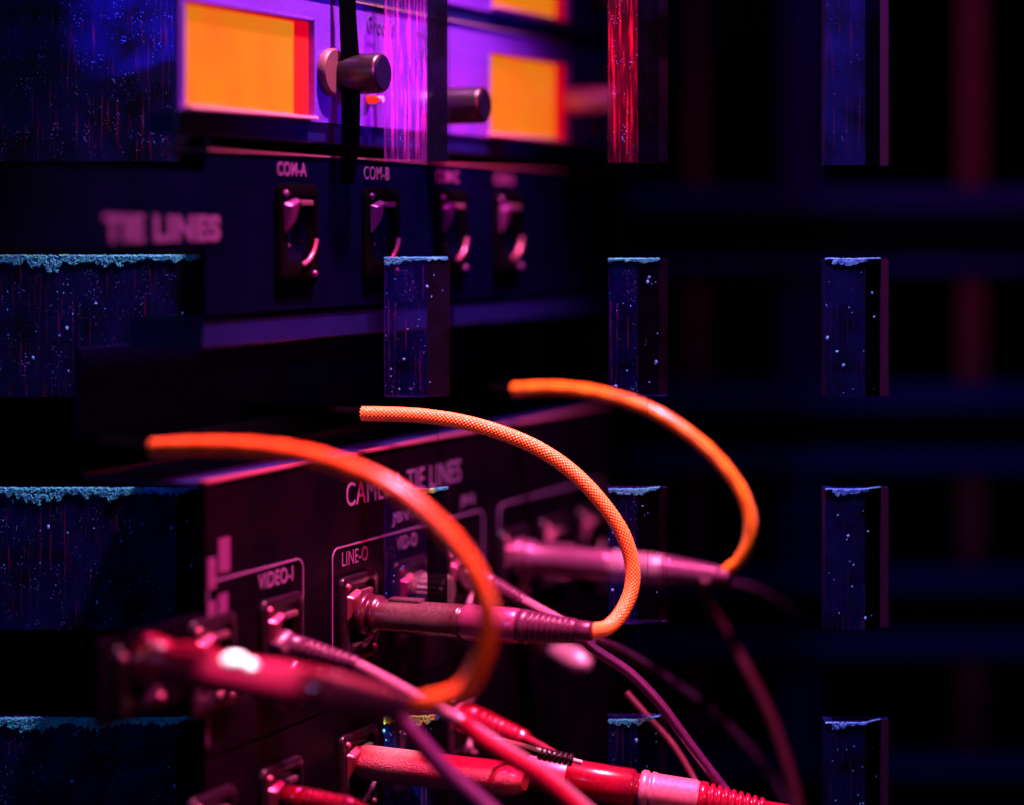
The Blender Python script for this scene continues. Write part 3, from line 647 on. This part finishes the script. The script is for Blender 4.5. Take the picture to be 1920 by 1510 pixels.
# ------------------------------------------------------------------ columns of weathered blocks
YB = 0.772
def wx(px, Y=YB): return (px - 960) / FPX * Y
def wz(py, Y=YB): return -(py - HOR) / FPX * Y
COLS = [
 ('wide leftmost column of dark scratched blocks with frosty teal tops', (-14, 331, 380, 392), False, [(-70, 303), (480, 745), (916, 1181), (1347, 1570)]),
 ('half clear column of scratched blocks standing in front of the lettered panel', (720, 801, 838, 842), True, [(-70, 303), (484, 745), (918, 1181), (1343, 1570)]),
 ('narrow dark column of blocks right of the orange windows', (1141, 1196, 1238, 1254), True, [(-70, 305), (486, 745), (918, 1171), (1350, 1570)]),
 ('narrow blue speckled column of blocks nearest the right edge', (1548, 1622, 1655, 1671), False, [(-70, 310), (486, 745), (918, 1182), (1356, 1570)]),
]
for ci, (label, (xl, xr, xs, xf), clear, rows) in enumerate(COLS):
    t = thing('block_column', label, 'column', (wx((xl + xf) / 2), YB, wz(1570)), 0, 'columns of weathered blocks')
    dy = 0.0055; xlw, xrw, xsw, xfw = map(wx, (xl, xr, xs, xf))
    for ri, (y0, y1) in enumerate(rows):
        z1, z0 = wz(y0), wz(y1); tw = random.uniform(-.0003, .0003)
        nx = max(4, int((xrw - xlw) / .0009)); topz = []; botz = []
        a = MB()
        # front face with a slightly chipped top edge
        for k in range(nx + 1):
            x = xlw + (xrw - xlw) * k / nx
            topz.append(z1 - abs(random.gauss(0, .00022))); botz.append(z0 + abs(random.gauss(0, .00008)))
        xsn = [xlw + (xrw - xlw) * k / nx for k in range(nx + 1)]
        fv = [(x, YB, b) for x, b in zip(xsn, botz)] + [(x, YB, b) for x, b in zip(xsn, topz)]
        a.add(fv, [[k, k + 1, nx + 2 + k, nx + 1 + k] for k in range(nx)], 0)
        a.add([(xrw, YB, botz[-1]), (xsw, YB + dy, z0), (xsw, YB + dy, z1), (xrw, YB, topz[-1])], [[0, 1, 2, 3]], 1)
        a.add([(xsw, YB + dy, z0), (xfw, YB + dy, z0), (xfw, YB + dy, z1), (xsw, YB + dy, z1)], [[0, 1, 2, 3]], 2)
        yb = YB + 0.0098
        a.add([(xfw, YB + dy, z0), (xfw, yb, z0), (xfw, yb, z1), (xfw, YB + dy, z1)], [[0, 1, 2, 3]], 1)
        a.add([(xlw, YB, z0), (xlw, yb, z0), (xlw, yb, z1), (xlw, YB, z1)], [[0, 1, 2, 3]], 0)
        if not clear: a.add([(xlw, yb, z0), (xfw, yb, z0), (xfw, yb, z1), (xlw, yb, z1)], [[0, 1, 2, 3]], 1)
        for z, zz in ((z1, topz), (z0, botz)):
            lp = [(x, YB, q) for x, q in zip(xsn, zz)] + [(xsw, YB + dy, z), (xfw, YB + dy, z), (xfw, yb, z), (xlw, yb, z)]
            a.add(lp, [list(range(len(lp)))], 0)
        bl = a.build('block', [('block_clear' if ri else ('block_pink_lit' if ci == 1 else 'block_red_lit')) if clear else ('block_face_blue' if ci == 3 else 'block_face'), ('block_side_half' if ci == 2 else 'block_side_clear') if clear else 'block_side', 'block_flange_clear' if clear else 'block_flange'], t)
        if ri == 0: continue
        # frosty crust: little grains clinging to the top of the front face
        dn = [random.uniform(.45, 1.25) for _ in range(400)]; g = MB(); w = xsw - xlw; cnt = int(w / 0.0760 * 3000) + 80
        big = 0.0050 if ci == 0 else (0.0042 if (ci == 1 and ri == 3) else 0.0024)
        lm = (ci == 1 and ri >= 2)
        for k in range(cnt):
            x = random.uniform(xlw, xsw - (0 if ci else .001)); f = (x - xlw) / w
            u_ = (x + 1) * 900; dep = big * (dn[int(u_) % 400] * (1 - u_ % 1) + dn[(int(u_) + 1) % 400] * (u_ % 1)) * (0.9 + .3 * math.sin(x * 260 + ri)) * (1 - 0.75 * f * f)
            if ci == 3: dep *= 1.0 if .12 < f < .75 else .1
            dz = random.random() ** 1.1 * abs(dep); r_ = random.uniform(.00016, .0004) * (1 if ci else 1.35)
            yy = YB if x < xrw else YB + dy * (x - xrw) / (xsw - xrw)
            mi = 0
            if lm and f < .8: mi = 2
            elif ci == 3 or (ci == 0 and ri == 2 and f > .72) or random.random() < .10: mi = 1
            c = Vector((x, yy - r_ * .3, z1 - dz + .0002)); q = r_
            g.add([c + Vector(v) * q for v in ((1, 0, 0), (0, 1, 0), (-1, 0, 0), (0, -1, 0), (.2, -.3, 1), (-.2, -.3, -1))],
                  [[0, 1, 4], [1, 2, 4], [2, 3, 4], [3, 0, 4], [1, 0, 5], [2, 1, 5], [3, 2, 5], [0, 3, 5]], mi)
        g.build('frost_crust', ['crust', 'crust_blue', 'crust_lime'], bl, kind='stuff')
        # pale flecks stuck on the face
        g = MB()
        for k in range(26 if ci == 0 else 14):
            x = random.uniform(xlw, xsw); z = random.uniform(z0 + .001, z1 - .004); r_ = random.choice([.00018, .00025, .0003, .0006])
            yy = YB if x < xrw else YB + dy * (x - xrw) / (xsw - xrw)
            g.ball((x, yy, z), r_, 6, 0, (1, .4, random.uniform(.8, 1.8)))
        g.build('paint_flecks', 'crust_blue', bl, kind='stuff')
    xm = wx((xr + xs) / 2); mb = MB(); mb.tube([Vector((xm, YB + .0075, wz(1570))), Vector((xm, YB + .0075, wz(-70)))], .00010, 6); mb.build('thread', 'matte_black', t)

# ------------------------------------------------------------------ blurred lattice far behind on the right
YR = 1.30
rl = thing('rear_lattice', 'blurred dark lattice of blue rails and red posts far behind on the right', 'lattice', (wx(1600, YR), YR, wz(1620, YR)))
def rbox(x0, x1, y0, y1, m, name, dy0=0.0, dy1=0.02):
    mb = MB(); X0, X1, Z1, Z0 = wx(x0, YR), wx(x1, YR), wz(y0, YR), wz(y1, YR)
    mb.prism([(X0, YR + dy0, Z0), (X1, YR + dy0, Z0), (X1, YR + dy1, Z0), (X0, YR + dy1, Z0)], [(X0, YR + dy0, Z1), (X1, YR + dy0, Z1), (X1, YR + dy1, Z1), (X0, YR + dy1, Z1)])
    return mb.build(name, m, rl, .001)
for y0, y1 in ((350, 396), (484, 512), (720, 770), (844, 884), (1068, 1110), (1188, 1232), (1420, 1460), (1530, 1570)): rbox(1180, 2060, y0, y1, 'rear_navy', 'rail')
for y0, y1 in ((397, 483), (771, 843), (1111, 1187), (1461, 1529)): rbox(1180, 2060, y0, y1, 'black', 'shelf_board', 0.006, 0.02)
for x0, x1, m in ((1288, 1335, 'rear_red'), (1470, 1548, 'rear_navy'), (1812, 1862, 'rear_red')): rbox(x0, x1, -120, 1620, m, 'post', .021, .03)
wall = MB(); wall.prism([(-1.6, 1.9, -0.9), (1.9, 1.9, -0.9), (1.9, 1.92, -0.9), (-1.6, 1.92, -0.9)], [(-1.6, 1.9, 0.7), (1.9, 1.9, 0.7), (1.9, 1.92, 0.7), (-1.6, 1.92, 0.7)])
o = wall.build('rear_wall', 'black'); o['kind'] = 'structure'
fl = MB(); fl.prism([(-1.6, 0.2, -0.42), (1.9, 0.2, -0.42), (1.9, 1.89, -0.42), (-1.6, 1.89, -0.42)], [(-1.6, 0.2, -0.40), (1.9, 0.2, -0.40), (1.9, 1.89, -0.40), (-1.6, 1.89, -0.40)])
o = fl.build('floor', 'black'); o['kind'] = 'structure'

# ------------------------------------------------------------------ added small lamps: stripes on the block columns, glints on latch and crust
SPOTS = [
 ('added_blue_spot',   'SPOT', (-0.02, 0.50, 0.14), P(292, 20, YB), 16.0, (0.12, 0.05, 1.0), 0.004, 12, 0.6),
 ('added_pink_spot',   'SPOT', (0.06, 0.50, 0.14), P(762, 130, YB), 14.0, (1.0, 0.04, 0.7), 0.004, 9, 0.5),
 ('added_crimson_spot','SPOT', (0.20, 0.52, 0.14), P(1160, 130, YB), 16.0, (1.0, 0.005, 0.06), 0.004, 11, 0.9),
 ('added_glint_spot', 'SPOT', (-0.06, 0.50, 0.30), P(450, 1240, 0.62), 45.0, (1.0, 0.85, 0.95), 0.004, 5, 0.5),  # added to whiten the chrome latch
 ('added_pale_spot', 'SPOT', (0.0, 0.62, 0.26), P(770, 1340, 0.770), 40.0, (0.9, 1.0, 0.8), 0.004, 4.5, 0.8),  # added to brighten the lime crust
]
for a in SPOTS: lamp(*a)
